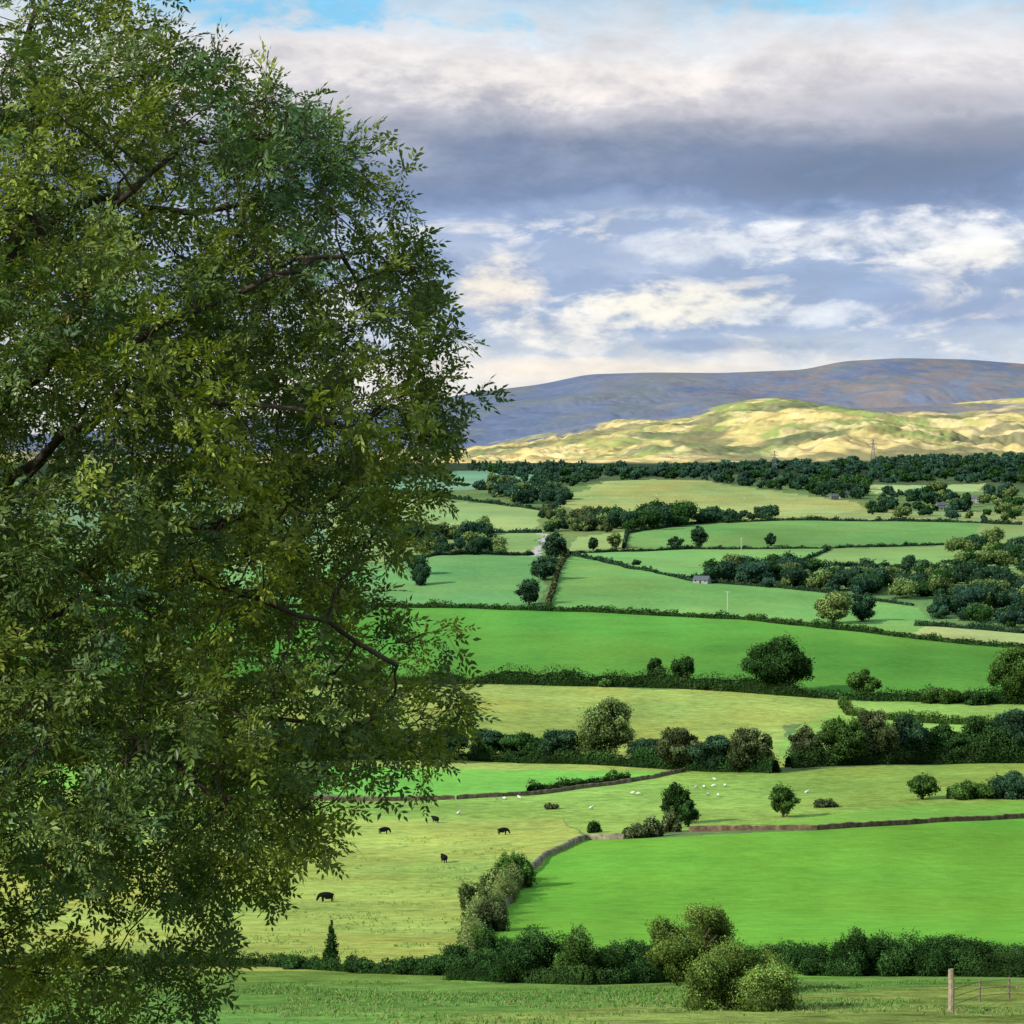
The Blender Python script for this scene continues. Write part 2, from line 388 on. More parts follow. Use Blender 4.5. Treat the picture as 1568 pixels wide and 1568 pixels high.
BUSH=[(820,1503,120,98,0),(895,1505,105,90,1),(700,1492,110,52,0),(758,1488,70,86,0),(965,1498,90,70,0),(1215,1490,120,58,0),(1260,1494,70,34,0),
(1325,1494,110,72,0),(1395,1494,90,60,0),(1465,1494,120,72,0),(1540,1494,112,60,0),(1620,1494,110,62,0),
(722,1402,50,62,2),(745,1425,64,60,4),(785,1358,58,62,1),(722,1440,46,48,2),(755,1372,46,48,2),(738,1470,60,54,1),
(910,1275,22,22,0),(966,1284,46,28,4),(998,1282,34,38,4),(1027,1274,34,38,4),(1264,1236,34,18,4),(845,1239,22,12,4),
(1490,1223,66,28,1),(1550,1222,70,44,3),(975,865,14,10,3),(1120,890,30,14,3),
(560,1490,60,24,0),(460,1484,50,22,0),(630,1492,60,30,0),(870,1048,40,26,0),(940,1050,46,22,1),(1090,1056,40,20,0),(1440,1076,60,28,1),(1490,1078,50,24,0)]
for b,d,w,h,t in BUSH: plant("hawthorn_bush",b,d,w,h,t,'bush')

# hedges
def hedge(name,pts,hpx,t,rag=.35,wide=1.0,kw=1.0):
    P=np.array([site(*p) for p in pts]); g=Geo()
    seg=np.linalg.norm(np.diff(P[:,:2],axis=0),axis=1); L=np.concatenate([[0],np.cumsum(seg)])
    s=np.arange(0,L[-1],max(L[-1]/400,0.6)); X=np.interp(s,L,P[:,0]); Y=np.interp(s,L,P[:,1]); Ym=Y.mean()
    hh=hpx*Y/K
    sd=rng.integers(1000)
    hv=hh*np.clip(1+rag*2.6*(fbm(s/(hh.mean()*2.6),s*0+3,sd,3)-.5),.3,2); hw=hh*.55*wide*(1+.7*(fbm(s/(hh.mean()*3),s*0+9,sd+5,2)-.5))
    X=X+hh*.4*(fbm(s/(hh.mean()*5),s*0,sd+7,2)-.5); 
    dx=np.gradient(X); dy=np.gradient(Y); l=np.hypot(dx,dy)+1e-9; nx,ny=-dy/l,dx/l
    Z=H(X,Y); c0=tone(t)
    an=np.linspace(0,math.pi,7); V=[]
    for a in an:
        V.append(np.stack([X+nx*np.cos(a)*hw*.78,Y+ny*np.cos(a)*hw*.78,Z-0.15+np.sin(a)*hv*.78],1))
    V=np.stack(V,1); ns=len(s); F=[]
    i=(np.arange(ns-1)[:,None]*7+np.arange(6)[None,:]).ravel()
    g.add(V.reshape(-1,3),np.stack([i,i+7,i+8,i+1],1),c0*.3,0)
    px=LP*Ym; n=int(np.clip(L[-1]*(hv.mean()+hw.mean())*1.9/(px*px)*1.1,200,30000))
    q=rng.uniform(0,ns-1,n); k=q.astype(int); a=rng.uniform(0,math.pi,n)
    lm=vnoise(q*(s[1]-s[0])/(hh.mean()*.6),a*1.6,sd+21)
    r=rng.normal(.97,.12,n)*(.78+.42*lm)
    d=np.stack([nx[k]*np.cos(a),ny[k]*np.cos(a),np.sin(a)],1)
    o=np.stack([nx[k]*np.cos(a)*hw[k]*r,ny[k]*np.cos(a)*hw[k]*r,np.sin(a)*hv[k]*r],1)
    b=np.stack([np.interp(q,np.arange(ns),X),np.interp(q,np.arange(ns),Y),np.interp(q,np.arange(ns),Z)],1)
    lump=.35+1.2*fbm(b[:,0]/(hh.mean()*1.3),b[:,1]/hh.mean()+a*1.2,sd+9,3)
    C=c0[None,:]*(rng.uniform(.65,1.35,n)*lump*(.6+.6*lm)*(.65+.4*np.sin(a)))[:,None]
    hu=fbm(b[:,0]/(hh.mean()*4),b[:,1]/(hh.mean()*4),sd+33,2); C[:,0]*=.8+.7*hu
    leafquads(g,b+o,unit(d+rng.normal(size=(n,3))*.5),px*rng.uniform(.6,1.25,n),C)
    return g.build(name,[M_FOL,M_BARK])
HEDGES=[
([(-600,1478),(100,1478),(420,1480),(560,1490),(680,1494)],18,0,.5),
([(690,1500),(900,1508),(1020,1504)],26,0,.6),([(1010,1504),(1150,1490),(1280,1492)],34,0,.45),
([(1280,1494),(1420,1494),(1568,1496),(2000,1500)],48,0,.45),
([(705,1488),(725,1420),(765,1385),(800,1345)],26,2,.6),
([(810,1215),(880,1206),(966,1196)],15,0,.6),
([(-700,1045),(750,1046),(870,1050),(990,1052),(1140,1060),(1280,1070),(1400,1074),(1568,1078),(2100,1080)],20,0,.6),
([(-700,925),(600,930),(738,932),(900,937),(1000,942),(1130,948),(1250,961),(1400,978),(1568,994),(2100,1010)],8,0,.6),
([(-500,1164),(300,1164),(700,1163),(900,1170),(1000,1176),(1190,1184)],26,0,.8),
([(1205,1176),(1400,1170),(1568,1168),(2100,1165)],28,0,.8),
([(1450,1223),(1568,1222),(1900,1220)],16,1,.6),
([(838,932),(850,890),(870,850)],6,4,.9),
([(870,848),(1060,841),(1270,840),(1480,834)],4,3,.7),([(1050,888),(1120,876),(1190,868),(1270,841)],4,3,.7),
([(955,840),(960,817),(1060,803),(1200,797),(1500,801),(1568,804)],4.5,3,.8),
([(870,850),(960,870),(1060,890),(1250,906),(1400,928)],5,3,.7),
([(600,863),(815,850)],6,3,.7),([(1190,868),(1400,868),(1568,862)],6,3,.7),
([(1400,958),(1568,970)],8,3,.7),([(600,816),(830,816)],5,3,.7),([(600,754),(760,772),(830,782)],4.5,3,.7),
([(1290,1078),(1300,1095),(1400,1106),(1568,1112)],10,1,.8),
]
for p,h,t,r in HEDGES: hedge("hedge",p,h,t,r)

# distant woodland (one mass)
gw=Geo()
def wood(poly,n,h,ts,kind='round',wr=1.1,q=2.3):
    P=np.array(poly,float); c=0
    lo=P.min(0); hi=P.max(0)
    while c<n:
        pt=rng.uniform(lo,hi)
        if not inpoly(pt[:1],pt[1:],P)[0]: continue
        c+=1
        s0=site(*pt); s=s0[1]/K; hh=h*s*rng.uniform(.5,1.3); ww=hh*wr*rng.uniform(.8,1.5)
        t=ts[rng.integers(len(ts))]
        small_tree(gw,s0,ww,hh,t,q*s*.9,kind)
def small_tree(g,base,w,h,t,px,kind):
    c0=tone(t)*rng.uniform(.75,1.2)
    if kind=='conifer':
        zz=np.array([.25,.5,.75]); L=np.stack([zz*0,zz*0,zz*h],1); R=w*.5*(1.05-zz); RZ=np.full(3,.22*h)
    else:
        nl=5; L=np.stack([rng.uniform(-.3,.3,nl)*w,rng.uniform(-.3,.3,nl)*w,rng.uniform(.25,.72,nl)*h],1); R=rng.uniform(.18,.32,nl)*w; RZ=np.minimum(rng.uniform(.22,.34,nl)*h,h-L[:,2])
    for i in range(len(L)):
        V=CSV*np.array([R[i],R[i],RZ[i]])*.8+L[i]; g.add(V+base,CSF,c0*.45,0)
        n=int(np.clip(4*math.pi*R[i]*RZ[i]/(px*px)*1.0,12,220))
        d=unit(rng.normal(size=(n,3))); P=L[i]+d*rng.normal(.96,.14,n)[:,None]*np.array([R[i],R[i],RZ[i]])
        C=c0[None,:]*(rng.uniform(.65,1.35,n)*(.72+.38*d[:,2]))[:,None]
        leafquads(g,P+base,unit(d+rng.normal(size=(n,3))*.5),px*rng.uniform(.6,1.2,n),C)
wood([(730,718),(1000,722),(1200,714),(1568,704),(1700,703),(1700,742),(1320,740),(1200,752),(1110,740),(1000,732),(900,741),(850,752),(800,738)],560,13,[6,6,3,0])
wood([(1000,722),(1200,713),(1568,702),(1700,702),(1700,716),(1568,716),(1200,724),(1000,730)],260,12,[6,6,3])
wood([(715,716),(900,718),(900,722),(720,722)],80,13,[6],'conifer',.5)
wood([(1180,742),(1330,742),(1330,768),(1220,757)],50,18,[3,0])
wood([(1340,757),(1568,755),(1700,755),(1700,798),(1480,798),(1320,788)],120,17,[3,0,6,2])
wood([(735,745),(850,742),(870,775),(760,770)],75,17,[6,3,2])
wood([(935,798),(1050,800),(1060,808),(940,815)],26,28,[0,3],'round',1.1)
wood([(1050,790),(1210,790),(1200,798),(1060,803)],24,16,[3])
wood([(825,785),(930,795),(940,815),(840,815)],34,20,[3,2,4])
wood([(1480,835),(1568,840),(1700,840),(1700,880),(1568,880),(1370,880),(1380,872),(1460,868)],60,26,[3,2,0])
wood([(1060,888),(1190,874),(1290,884),(1390,884),(1380,905),(1330,912),(1250,903),(1150,898)],80,28,[3,6,3,0,2])
wood([(1290,905),(1450,880),(1700,880),(1700,985),(1568,965),(1440,950),(1405,928)],120,34,[3,6,0,3,2])
wood([(600,815),(760,815),(755,850),(600,856)],50,24,[3,6,2])
wood([(-500,720),(700,722),(700,745),(-500,780)],150,18,[3])
wood([(-500,800),(600,790),(600,830),(-500,850)],60,22,[3])
wood([(-300,855),(600,865),(700,900),(-300,905)],12,30,[3])
distant=gw.build("distant_woodland",[M_FOL])

# rough grass and rush tufts
gt=Geo()
def tufts(poly,n,sz,cols_,thr):
    P=np.array([site(*p)[:2] for p in poly]); lo=P.min(0); hi=P.max(0)
    pts=rng.uniform(lo,hi,(n*6,2)); pts=pts[inpoly(pts[:,0],pts[:,1],P)]
    q=fbm(pts[:,0]/9,pts[:,1]/9,401,4)+rng.normal(0,.05,len(pts)); pts=pts[q>thr][:n]; m_=len(pts)
    Z=H(pts[:,0],pts[:,1]); ci=rng.integers(0,len(cols_),m_); c=np.array([gcol(cc) for cc in cols_])[ci]*rng.uniform(.8,1.15,(m_,1))
    for r in range(5):
        s=sz*rng.uniform(.5,1.3,m_); a=rng.uniform(0,6.28,m_); tx=np.stack([np.cos(a),np.sin(a),a*0],1)*.5
        o=np.stack([pts[:,0]+rng.normal(0,sz*.6,m_),pts[:,1]+rng.normal(0,sz*.6,m_),Z-.03],1)
        lean=np.stack([rng.normal(0,.4,m_),rng.normal(0,.3,m_)+.6,np.ones(m_)],1)
        V=np.stack([o-tx*s[:,None]*.5,o+tx*s[:,None]*.5,o+tx*s[:,None]*.3+lean*s[:,None]*.8,o-tx*s[:,None]*.3+lean*s[:,None]],1)
        gt.add(V.reshape(-1,3),np.arange(4*m_).reshape(-1,4),np.repeat(c*rng.uniform(.85,1.15,(m_,1)),4,0))
tufts([(-100,1510),(1700,1512),(1700,1580),(-100,1580)],3600,.14,[(92,136,54),(108,142,62),(86,126,50),(126,138,74)],.54)
tufts([(420,1500),(1000,1512),(1568,1500),(1700,1512),(1700,1545),(300,1530)],2400,.14,[(78,122,46),(92,134,54)],.52)
tufts([(200,1290),(820,1275),(740,1400),(690,1475),(200,1470)],1600,.24,[(116,152,66),(128,160,72)],.58)
gt.build("rough_grass",[M_FOL])

# ------------------------------------------------------------------ drystone walls
def wall(pts,h,w=.6,c=(118,102,84)):
    P=np.array([site(*p) for p in pts]); seg=np.linalg.norm(np.diff(P[:,:2],axis=0),axis=1); L=np.concatenate([[0],np.cumsum(seg)])
    s=np.arange(0,L[-1],1.2); X=np.interp(s,L,P[:,0]); Y=np.interp(s,L,P[:,1]); Z=H(X,Y)
    dx=np.gradient(X); dy=np.gradient(Y); l=np.hypot(dx,dy); nx,ny=-dy/l*w/2,dx/l*w/2
    top=Z+h*(1+rng.uniform(-.14,.14,len(s))); Zb=Z-.5
    V=np.stack([np.stack([X-nx*1.2,Y-ny*1.2,Zb],1),np.stack([X-nx*.8,Y-ny*.8,top-.12],1),np.stack([X,Y,top],1),np.stack([X+nx*.8,Y+ny*.8,top-.1],1),np.stack([X+nx*1.2,Y+ny*1.2,Zb],1)],1)
    i=(np.arange(len(s)-1)[:,None]*5+np.arange(4)[None,:]).ravel()
    C=np.repeat(lin(c)[None,:]*rng.uniform(.6,1.3,(len(s),1)),5,0)
    g=Geo(); g.add(V.reshape(-1,3),np.stack([i,i+1,i+6,i+5],1),C); return g.build("drystone_wall",[M_STONE])
wall([(1055,1274),(1250,1271),(1400,1262),(1568,1253),(2100,1240)],1.0,.6,(100,84,66))
wall([(700,1224),(810,1218),(930,1203),(1000,1192),(1050,1181)],1.0,.6,(110,98,80))
wall([(770,1392),(800,1345),(832,1314),(895,1286),(960,1285)],1.0,.7,(132,124,104))
wall([(120,1226),(700,1224)],1.0)

# ------------------------------------------------------------------ main ash tree
TY=27.0; tx0=(-30-B0)/K*TY; s27=TY/K
def T(b,d,dy=0.0): return np.array([(b-B0)*s27*(TY+dy)/TY,TY+dy,(D0-d)*s27*(TY+dy)/TY])
op=np.array([(-330,-20),(-250,80),(-150,190),(-60,270),(20,300),(70,335),(105,430),(150,530),(210,600),(290,650),(350,700),(420,730),(500,792),(560,772),(640,756),(700,734),(770,744),(820,696),(860,630),(900,590),(935,660),(980,768),(1060,782),(1110,755),(1180,722),(1250,650),(1290,530),(1340,490),(1400,430),(1470,410),(1530,370),(1600,290),(1700,160)],float)
zr=(D0-op[:,0])*s27; rr_=np.maximum((op[:,1]+30)*s27-.20,.05)
def crownR(z): return np.interp(z,zr[::-1],rr_[::-1],left=0,right=0)
base=np.array([tx0,TY,float(H(tx0,TY))])
att=[]
while len(att)<5700:
    z_=rng.uniform(zr.min(),zr.max()); R=crownR(np.array([z_]))[0]
    a=rng.uniform(0,2*math.pi); r=math.sqrt(rng.uniform(.0,1))
    if rng.uniform()> (R/6.2)**1.5*1.15: continue
    if rng.uniform()> .12+.88*r**2: continue
    R2=R*(1-.08*(0.5-0.5*math.cos(2*a))-0.08*vnoise(np.array(a*2.),np.array(z_*.8),5))
    if math.cos(a)<0: R2*=.95
    p=np.array([tx0+R2*r*math.cos(a),TY+R2*r*math.sin(a),z_])
    cl=vnoise(p[0]*.8+p[1]*.12,p[2]*1.0+p[1]*.12,41)*.6+vnoise(p[0]*1.8,p[2]*1.8-p[1]*.3,43)*.4
    if cl<(.39 if z_<1.0 else .45) and rng.uniform()<.95: continue
    att.append(p)
att=np.array(att)
pos=[];par_=[]
def seedline(pts,parent):
    last=parent
    for i in range(len(pts)-1):
        a,b=np.array(pts[i]),np.array(pts[i+1]); n=max(1,int(np.linalg.norm(b-a)/.3))
        for k in range(1,n+1):
            p=a+(b-a)*k/n+rng.normal(0,.045,3); pos.append(p); par_.append(last); last=len(pos)-1
    return last
def nearest(p): 
    return int(np.argmin(np.linalg.norm(np.array(pos)-p,axis=1)))
pos.append(base+np.array([0,0,-.4])); par_.append(-1)
seedline([pos[0],base+[0,0,2.5],T(-40,1000),T(-20,840),T(-35,600,.3),T(20,380,.3),T(60,200,.5),T(40,20,.2),T(30,-150)],0)
LIMBS=[[(-22,780,0),(70,690,-1.2),(160,635,-2.2),(260,600,-2.8),(390,612,-3.3),(520,640,-3.4)],
[(160,635,-2.2),(200,540,-2.6),(300,470,-2.9),(400,420,-2.8),(520,400,-2.2)],
[(-30,640,.3),(60,560,-1.4),(120,470,-2.2),(130,380,-2.6),(200,280,-2.6),(300,200,-1.8)],
[(120,470,-2.2),(40,340,-2.6),(-60,260,-2.4)],
[(20,380,.3),(150,300,1.2),(300,330,2),(430,300,2.2)],
[(-30,1000,0),(120,930,-1.4),(300,900,-2.0),(450,930,-2.2),(600,1010,-2.0)],
[(-30,900,0),(140,860,1.3),(330,800,2.0),(520,760,1.8)],
[(-38,1080,0),(100,1080,-1.6),(260,1160,-2.2),(380,1250,-2.0)],
[(-38,1060,0),(140,1050,1.4),(340,1080,2.2),(520,1120,2)],
[(-36,980,0),(-200,900,1.5),(-450,830,2)],[(-30,760,0),(-230,600,-1.5),(-420,500,-2)],[(-34,600,0),(-100,450,2.5),(-250,300,3)],
[(-38,1090,0),(-200,1100,-2),(-420,1150,-2.5)],[(-36,900,0),(-60,850,-2.5),(-20,800,-4.5)],[(-36,900,0),(-20,820,2.5),(20,760,4.5)]]
for Lb in LIMBS:
    pts=[T(*p) for p in Lb]; k=nearest(pts[0]); seedline([pos[k]]+pts[1:],k)
nseed=len(pos)
pos=np.array(pos); par_=np.array(par_)
step,di,dk=.24,3.2,.30
D=np.linalg.norm(att[:,None,:]-pos[None],axis=2); nn=D.argmin(1); nd=D.min(1); alive=nd>dk
for it in range(130):
    act=np.nonzero(alive&(nd<di))[0]
    if len(act)==0: break
    acc=np.zeros_like(pos); np.add.at(acc,nn[act],unit(att[act]-pos[nn[act]]))
    u_=np.unique(nn[act]); d=unit(acc[u_])+rng.normal(0,.15,(len(u_),3)); d[:,2]-=.03
    new=pos[u_]+unit(d)*step
    keep=np.ones(len(u_),bool)
    for s_ in range(0,len(u_),200):
        dd=np.linalg.norm(new[s_:s_+200,None,:]-pos[None],axis=2).min(1); keep[s_:s_+200]=dd>.13
    bad=u_[~keep]
    if len(bad): alive[np.isin(nn,bad)]=False
    u_=u_[keep]; new=new[keep]
    if len(u_)==0: continue
    st=len(pos); pos=np.vstack([pos,new]); par_=np.concatenate([par_,u_])
    al=np.nonzero(alive)[0]
    if len(al)==0: break
    D=np.linalg.norm(att[al][:,None,:]-new[None],axis=2)
    j=D.argmin(1); dm=D.min(1); b=dm<nd[al]; nn[al[b]]=st+j[b]; nd[al[b]]=dm[b]
    alive[nd<dk]=False
    if len(pos)>15000: break
n=len(pos); acc=np.zeros(n); kids=np.zeros(n,int)
for i in range(n-1,-1,-1):
    if kids[i]==0: acc[i]=.006**2.1
    if par_[i]>=0: acc[par_[i]]+=acc[i]; kids[par_[i]]+=1
rad=acc**(1/2.0)*1.15
rad=np.where(np.arange(n)<nseed,np.maximum(rad,.028),np.maximum(rad,.0055))
gwood=Geo()
e=np.arange(1,n); A=pos[par_[e]]; Bp=pos[e]; d=unit(Bp-A)
ra=np.minimum(rad[par_[e]],rad[e]*1.5+.002); rb=rad[e]
up=np.where(np.abs(d[:,2:3])<.9,[[0,0,1.]],[[1.,0,0]]); a1=unit(np.cross(d,up)); b1=np.cross(d,a1)
ns=6; an=np.arange(ns)*2*math.pi/ns
ring=np.cos(an)[None,:,None]*a1[:,None,:]+np.sin(an)[None,:,None]*b1[:,None,:]
V=np.concatenate([A[:,None,:]-d[:,None,:]*ra[:,None,None]*.3+ring*ra[:,None,None],Bp[:,None,:]+ring*rb[:,None,None]],1)
Fq=np.array([[j,(j+1)%ns,ns+(j+1)%ns,ns+j] for j in range(ns)])
F=(np.arange(len(e))[:,None,None]*2*ns+Fq[None]).reshape(-1,4)
gwood.add(V.reshape(-1,3),F,np.repeat(lin((72,64,54))[None,:]*rng.uniform(.6,1.1,(len(e),1)),2*ns,0),0)
def leaflet(o,dr,nrm,l,w):
    sd=np.cross(nrm,dr); return [o,o+dr*l*.42+sd*w*.5+nrm*w*.12,o+dr*l,o+dr*l*.42-sd*w*.5+nrm*w*.12]
def mk_spray():
    Q=[]
    TL=.34; nl=6
    for i in range(nl):
        t=TL*(.25+.75*i/(nl-1)); az=i*2.4+rng.uniform(-.4,.4); o=np.array([t,0,-.06*(t/TL)**2])
        sp=.95 if i<nl-1 else .15
        dr=unit(np.array([math.cos(sp),math.sin(sp)*math.cos(az),math.sin(sp)*math.sin(az)*.7]))
        ll=rng.uniform(.15,.22); side=unit(np.cross(dr,[0,0,1.])+rng.normal(0,.25,3)); nrm=unit(np.cross(side,dr))
        for k in range(4):
            f=.3+.7*k/3; p=o+dr*ll*f+np.array([0,0,-1])*.06*f*f*rng.uniform(.3,1.3)
            l=.092*rng.uniform(.8,1.15); w=l*.44
            if k<3:
                for sgn in (-1,1):
                    q=unit(dr*.6+side*sgn*.85+np.array([0,0,-.15])+rng.normal(0,.14,3)); n_=nrm+rng.normal(0,.25,3); n_=unit(n_-q*np.dot(n_,q))
                    Q.append(leaflet(p,q,n_,l,w))
            else:
                q=unit(dr+np.array([0,0,-.35])); n_=unit(nrm-q*np.dot(nrm,q)); Q.append(leaflet(p,q,n_,l*1.05,w))
    return np.array(Q)
PROT=[mk_spray() for _ in range(10)]
pd=np.zeros((n,3)); pd[1:]=d
thin=np.nonzero(rad<.020)[0]
src=[]
for i in thin:
    k=3 if kids[i]==0 else (2 if rng.uniform()<.2 else 1)
    src+= [i]*k
src=np.array(src); ns_=len(src)
if ns_>17000: src=rng.permutation(src)[:17000]; ns_=17000
dr=unit(pd[src]*.6+rng.normal(0,.6,(ns_,3))+np.array([0,0,-.02])+unit(pos[src]-np.array([tx0,TY,0]))*np.array([.3,.3,0]))
upv=unit(np.array([-.25,-.35,1.])+rng.normal(0,.45,(ns_,3))); sd=unit(np.cross(upv,dr)); up2=np.cross(dr,sd)
sc=rng.uniform(.7,1.15,ns_); pid=rng.integers(0,10,ns_)
pt=pos[src]+rng.normal(0,.05,(ns_,3))
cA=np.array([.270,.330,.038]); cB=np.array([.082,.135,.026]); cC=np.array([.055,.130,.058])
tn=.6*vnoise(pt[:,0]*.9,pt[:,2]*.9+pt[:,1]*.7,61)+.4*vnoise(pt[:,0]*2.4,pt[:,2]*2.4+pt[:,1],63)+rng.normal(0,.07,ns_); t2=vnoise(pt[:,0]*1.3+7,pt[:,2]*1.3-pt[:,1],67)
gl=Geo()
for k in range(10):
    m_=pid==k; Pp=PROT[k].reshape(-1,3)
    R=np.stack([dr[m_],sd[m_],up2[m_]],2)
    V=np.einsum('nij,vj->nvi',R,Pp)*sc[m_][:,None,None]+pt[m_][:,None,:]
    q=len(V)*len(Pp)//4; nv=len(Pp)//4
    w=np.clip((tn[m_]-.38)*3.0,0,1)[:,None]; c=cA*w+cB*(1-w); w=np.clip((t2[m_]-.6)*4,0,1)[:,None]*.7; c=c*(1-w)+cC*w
    c=c[:,None,:]*rng.uniform(.6,1.4,(len(V),nv,1)); c=np.repeat(c.reshape(-1,3),4,0)
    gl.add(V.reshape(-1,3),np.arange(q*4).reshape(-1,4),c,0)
E=pt+dr*.34*sc[:,None]; a1=sd*.0032; b1=up2*.0032
V=np.stack([pt-a1,pt+a1,E+a1*.5-up2*.03,E-a1*.5-up2*.03, pt-b1,pt+b1,E+b1*.5-up2*.03,E-b1*.5-up2*.03],1)
gwood.add(V.reshape(-1,3),np.arange(ns_*8).reshape(-1,4),lin((105,98,72)),0)
ash=bpy.data.objects.new("ash_tree",None); scene.collection.objects.link(ash); ash.location=base
for ob in (gwood.build("trunk_and_branches",[M_BARK],True,origin=base),gl.build("foliage",[M_LEAF],False,origin=base)):
    ob.location=(0,0,0); ob.parent=ash

# ------------------------------------------------------------------ animals
def skin_body(name,verts,edges,radii,col,sub=2):
    me=bpy.data.meshes.new(name); bm=bmesh.new(); lay=bm.verts.layers.skin.verify()
    vs=[]
    for i,(v,r) in enumerate(zip(verts,radii)):
        q=bm.verts.new(v); q[lay].radius=(r,r) if not isinstance(r,tuple) else r; q[lay].use_root=(i==0); vs.append(q)
    for a,b in edges: bm.edges.new((vs[a],vs[b]))
    bm.to_mesh(me); bm.free()
    ob=bpy.data.objects.new(name,me); scene.collection.objects.link(ob)
    ob.modifiers.new("Skin",'SKIN'); s=ob.modifiers.new("Sub",'SUBSURF'); s.levels=sub; s.render_levels=sub
    dg=bpy.context.evaluated_depsgraph_get(); m2=bpy.data.meshes.new_from_object(ob.evaluated_get(dg))
    bpy.data.objects.remove(ob)
    a=m2.color_attributes.get("Col") or m2.color_attributes.new("Col",'FLOAT_COLOR','POINT')
    cc=np.array([col(v.co) for v in m2.vertices]); a.data.foreach_set("color",np.concatenate([cc,np.ones((len(cc),1))],1).astype(np.float32).ravel())
    m2.materials.clear(); m2.materials.append(M_HIDE)
    for p in m2.polygons: p.use_smooth=True
    return m2
def quad(head,bodyR,L,Hh):
    v=[(-.42*L,0,.76*Hh),(-.12*L,0,.70*Hh),(.18*L,0,.70*Hh),(.40*L,0,.76*Hh)]+head
    nh=len(head); r=[bodyR*.92,bodyR*1.1,bodyR*1.08,bodyR*.9]
    e=[(0,1),(1,2),(2,3),(3,4)]+[(4+i,5+i) for i in range(nh-1)]
    return v,e,r
def make_cow(graze):
    L,Hh,bR=1.75,1.25,.50
    head=[(1.0,0,1.02),(1.20,0,.62),(1.28,0,.42),(1.38,0,.14)] if graze else [(1.00,0,1.12),(1.22,0,1.22),(1.38,0,1.16),(1.60,0,1.02)]
    v,e,r=quad(head,bR,L,Hh); r+=[.30,.19,.18,.12]
    for sy in (-1,1):
        b=len(v); dx=.08*sy
        v+=[(.50+dx*.2,.19*sy,.74),(.52+dx,.20*sy,.38),(.50+dx,.20*sy,.10),(.55+dx,.20*sy,.03)]; r+=[.19,.095,.07,.085]; e+=[(3,b),(b,b+1),(b+1,b+2),(b+2,b+3)]
        b=len(v)
        v+=[(-.66-dx*.2,.20*sy,.78),(-.56-dx,.21*sy,.56),(-.80-dx,.20*sy,.40),(-.76-dx,.20*sy,.10),(-.70-dx,.20*sy,.03)]; r+=[.23,.16,.09,.07,.085]; e+=[(0,b),(b,b+1),(b+1,b+2),(b+2,b+3),(b+3,b+4)]
        b=len(v); hp=6; h=head[2]
        v+=[(h[0]-.08,.13*sy,h[2]+.12),(h[0]-.12,.28*sy,h[2]+.10)]; r+=[.04,.04]; e+=[(hp,b),(b,b+1)]
    b=len(v); v+=[(-1.0,0,1.06),(-1.06,0,.75),(-1.04,0,.42)]; r+=[.05,.03,.05]; e+=[(0,b),(b,b+1),(b+1,b+2)]
    return skin_body("cow",v,e,r,lambda c:(.006,.006,.007))
def make_sheep(graze):
    L,Hh,bR=1.0,.74,.26
    head=[(.55,0,.55),(.66,0,.30),(.74,0,.12)] if graze else [(.56,0,.74),(.68,0,.88),(.84,0,.82)]
    v,e,r=quad(head,bR,L,Hh); r+=[.13,.09,.055]
    for sy in (-1,1):
        b=len(v); v+=[(.32,.12*sy,.42),(.33,.12*sy,.22),(.33,.12*sy,.02)]; r+=[.08,.035,.03]; e+=[(3,b),(b,b+1),(b+1,b+2)]
        b=len(v); v+=[(-.38,.12*sy,.44),(-.33,.12*sy,.34),(-.44,.12*sy,.22),(-.41,.12*sy,.02)]; r+=[.10,.07,.035,.03]; e+=[(0,b),(b,b+1),(b+1,b+2),(b+2,b+3)]
    return skin_body("sheep",v,e,r,lambda c:(.62,.60,.52) if c.z>.3 and c.x<.62 else (.12,.11,.10))
cows=[make_cow(True),make_cow(False)]; sheeps=[make_sheep(True),make_sheep(False)]
def put(name,me,b,d,rot,sc=1.0):
    p=site(b,d); ob=bpy.data.objects.new(name,me); scene.collection.objects.link(ob)
    ob.location=p; ob.rotation_euler=(0,0,rot); ob.scale=(sc,)*3; return ob
for b,d,r,k in [(500,1381,3.3,0),(680,1321,1.9,1),(667,1260,2.2,1),(588,1277,.3,0),(770,1278,.1,0)]: put("cow",cows[k],b,d,r,1.0)
for b,d in [(760,1226),(772,1225),(796,1224),(1066,1208),(1078,1207),(1092,1206),(1085,1219),(1100,1220),(1110,1205),(968,1217),(977,1218),(1095,1196),(1235,1216),(905,1240),(702,1248)]:
    put("sheep",sheeps[rng.integers(2)],b,d,rng.uniform(0,6.28),1.05)
for b,d in [(905,762),(925,758),(950,757),(980,764),(1005,760),(1040,768),(1080,762),(1110,770),(1140,765),(1180,775),(1000,775),(1060,778),(1220,780),(880,765),(1250,785)]:
    put("sheep",sheeps[rng.integers(2)],b,d,rng.uniform(0,6.28),1.3)

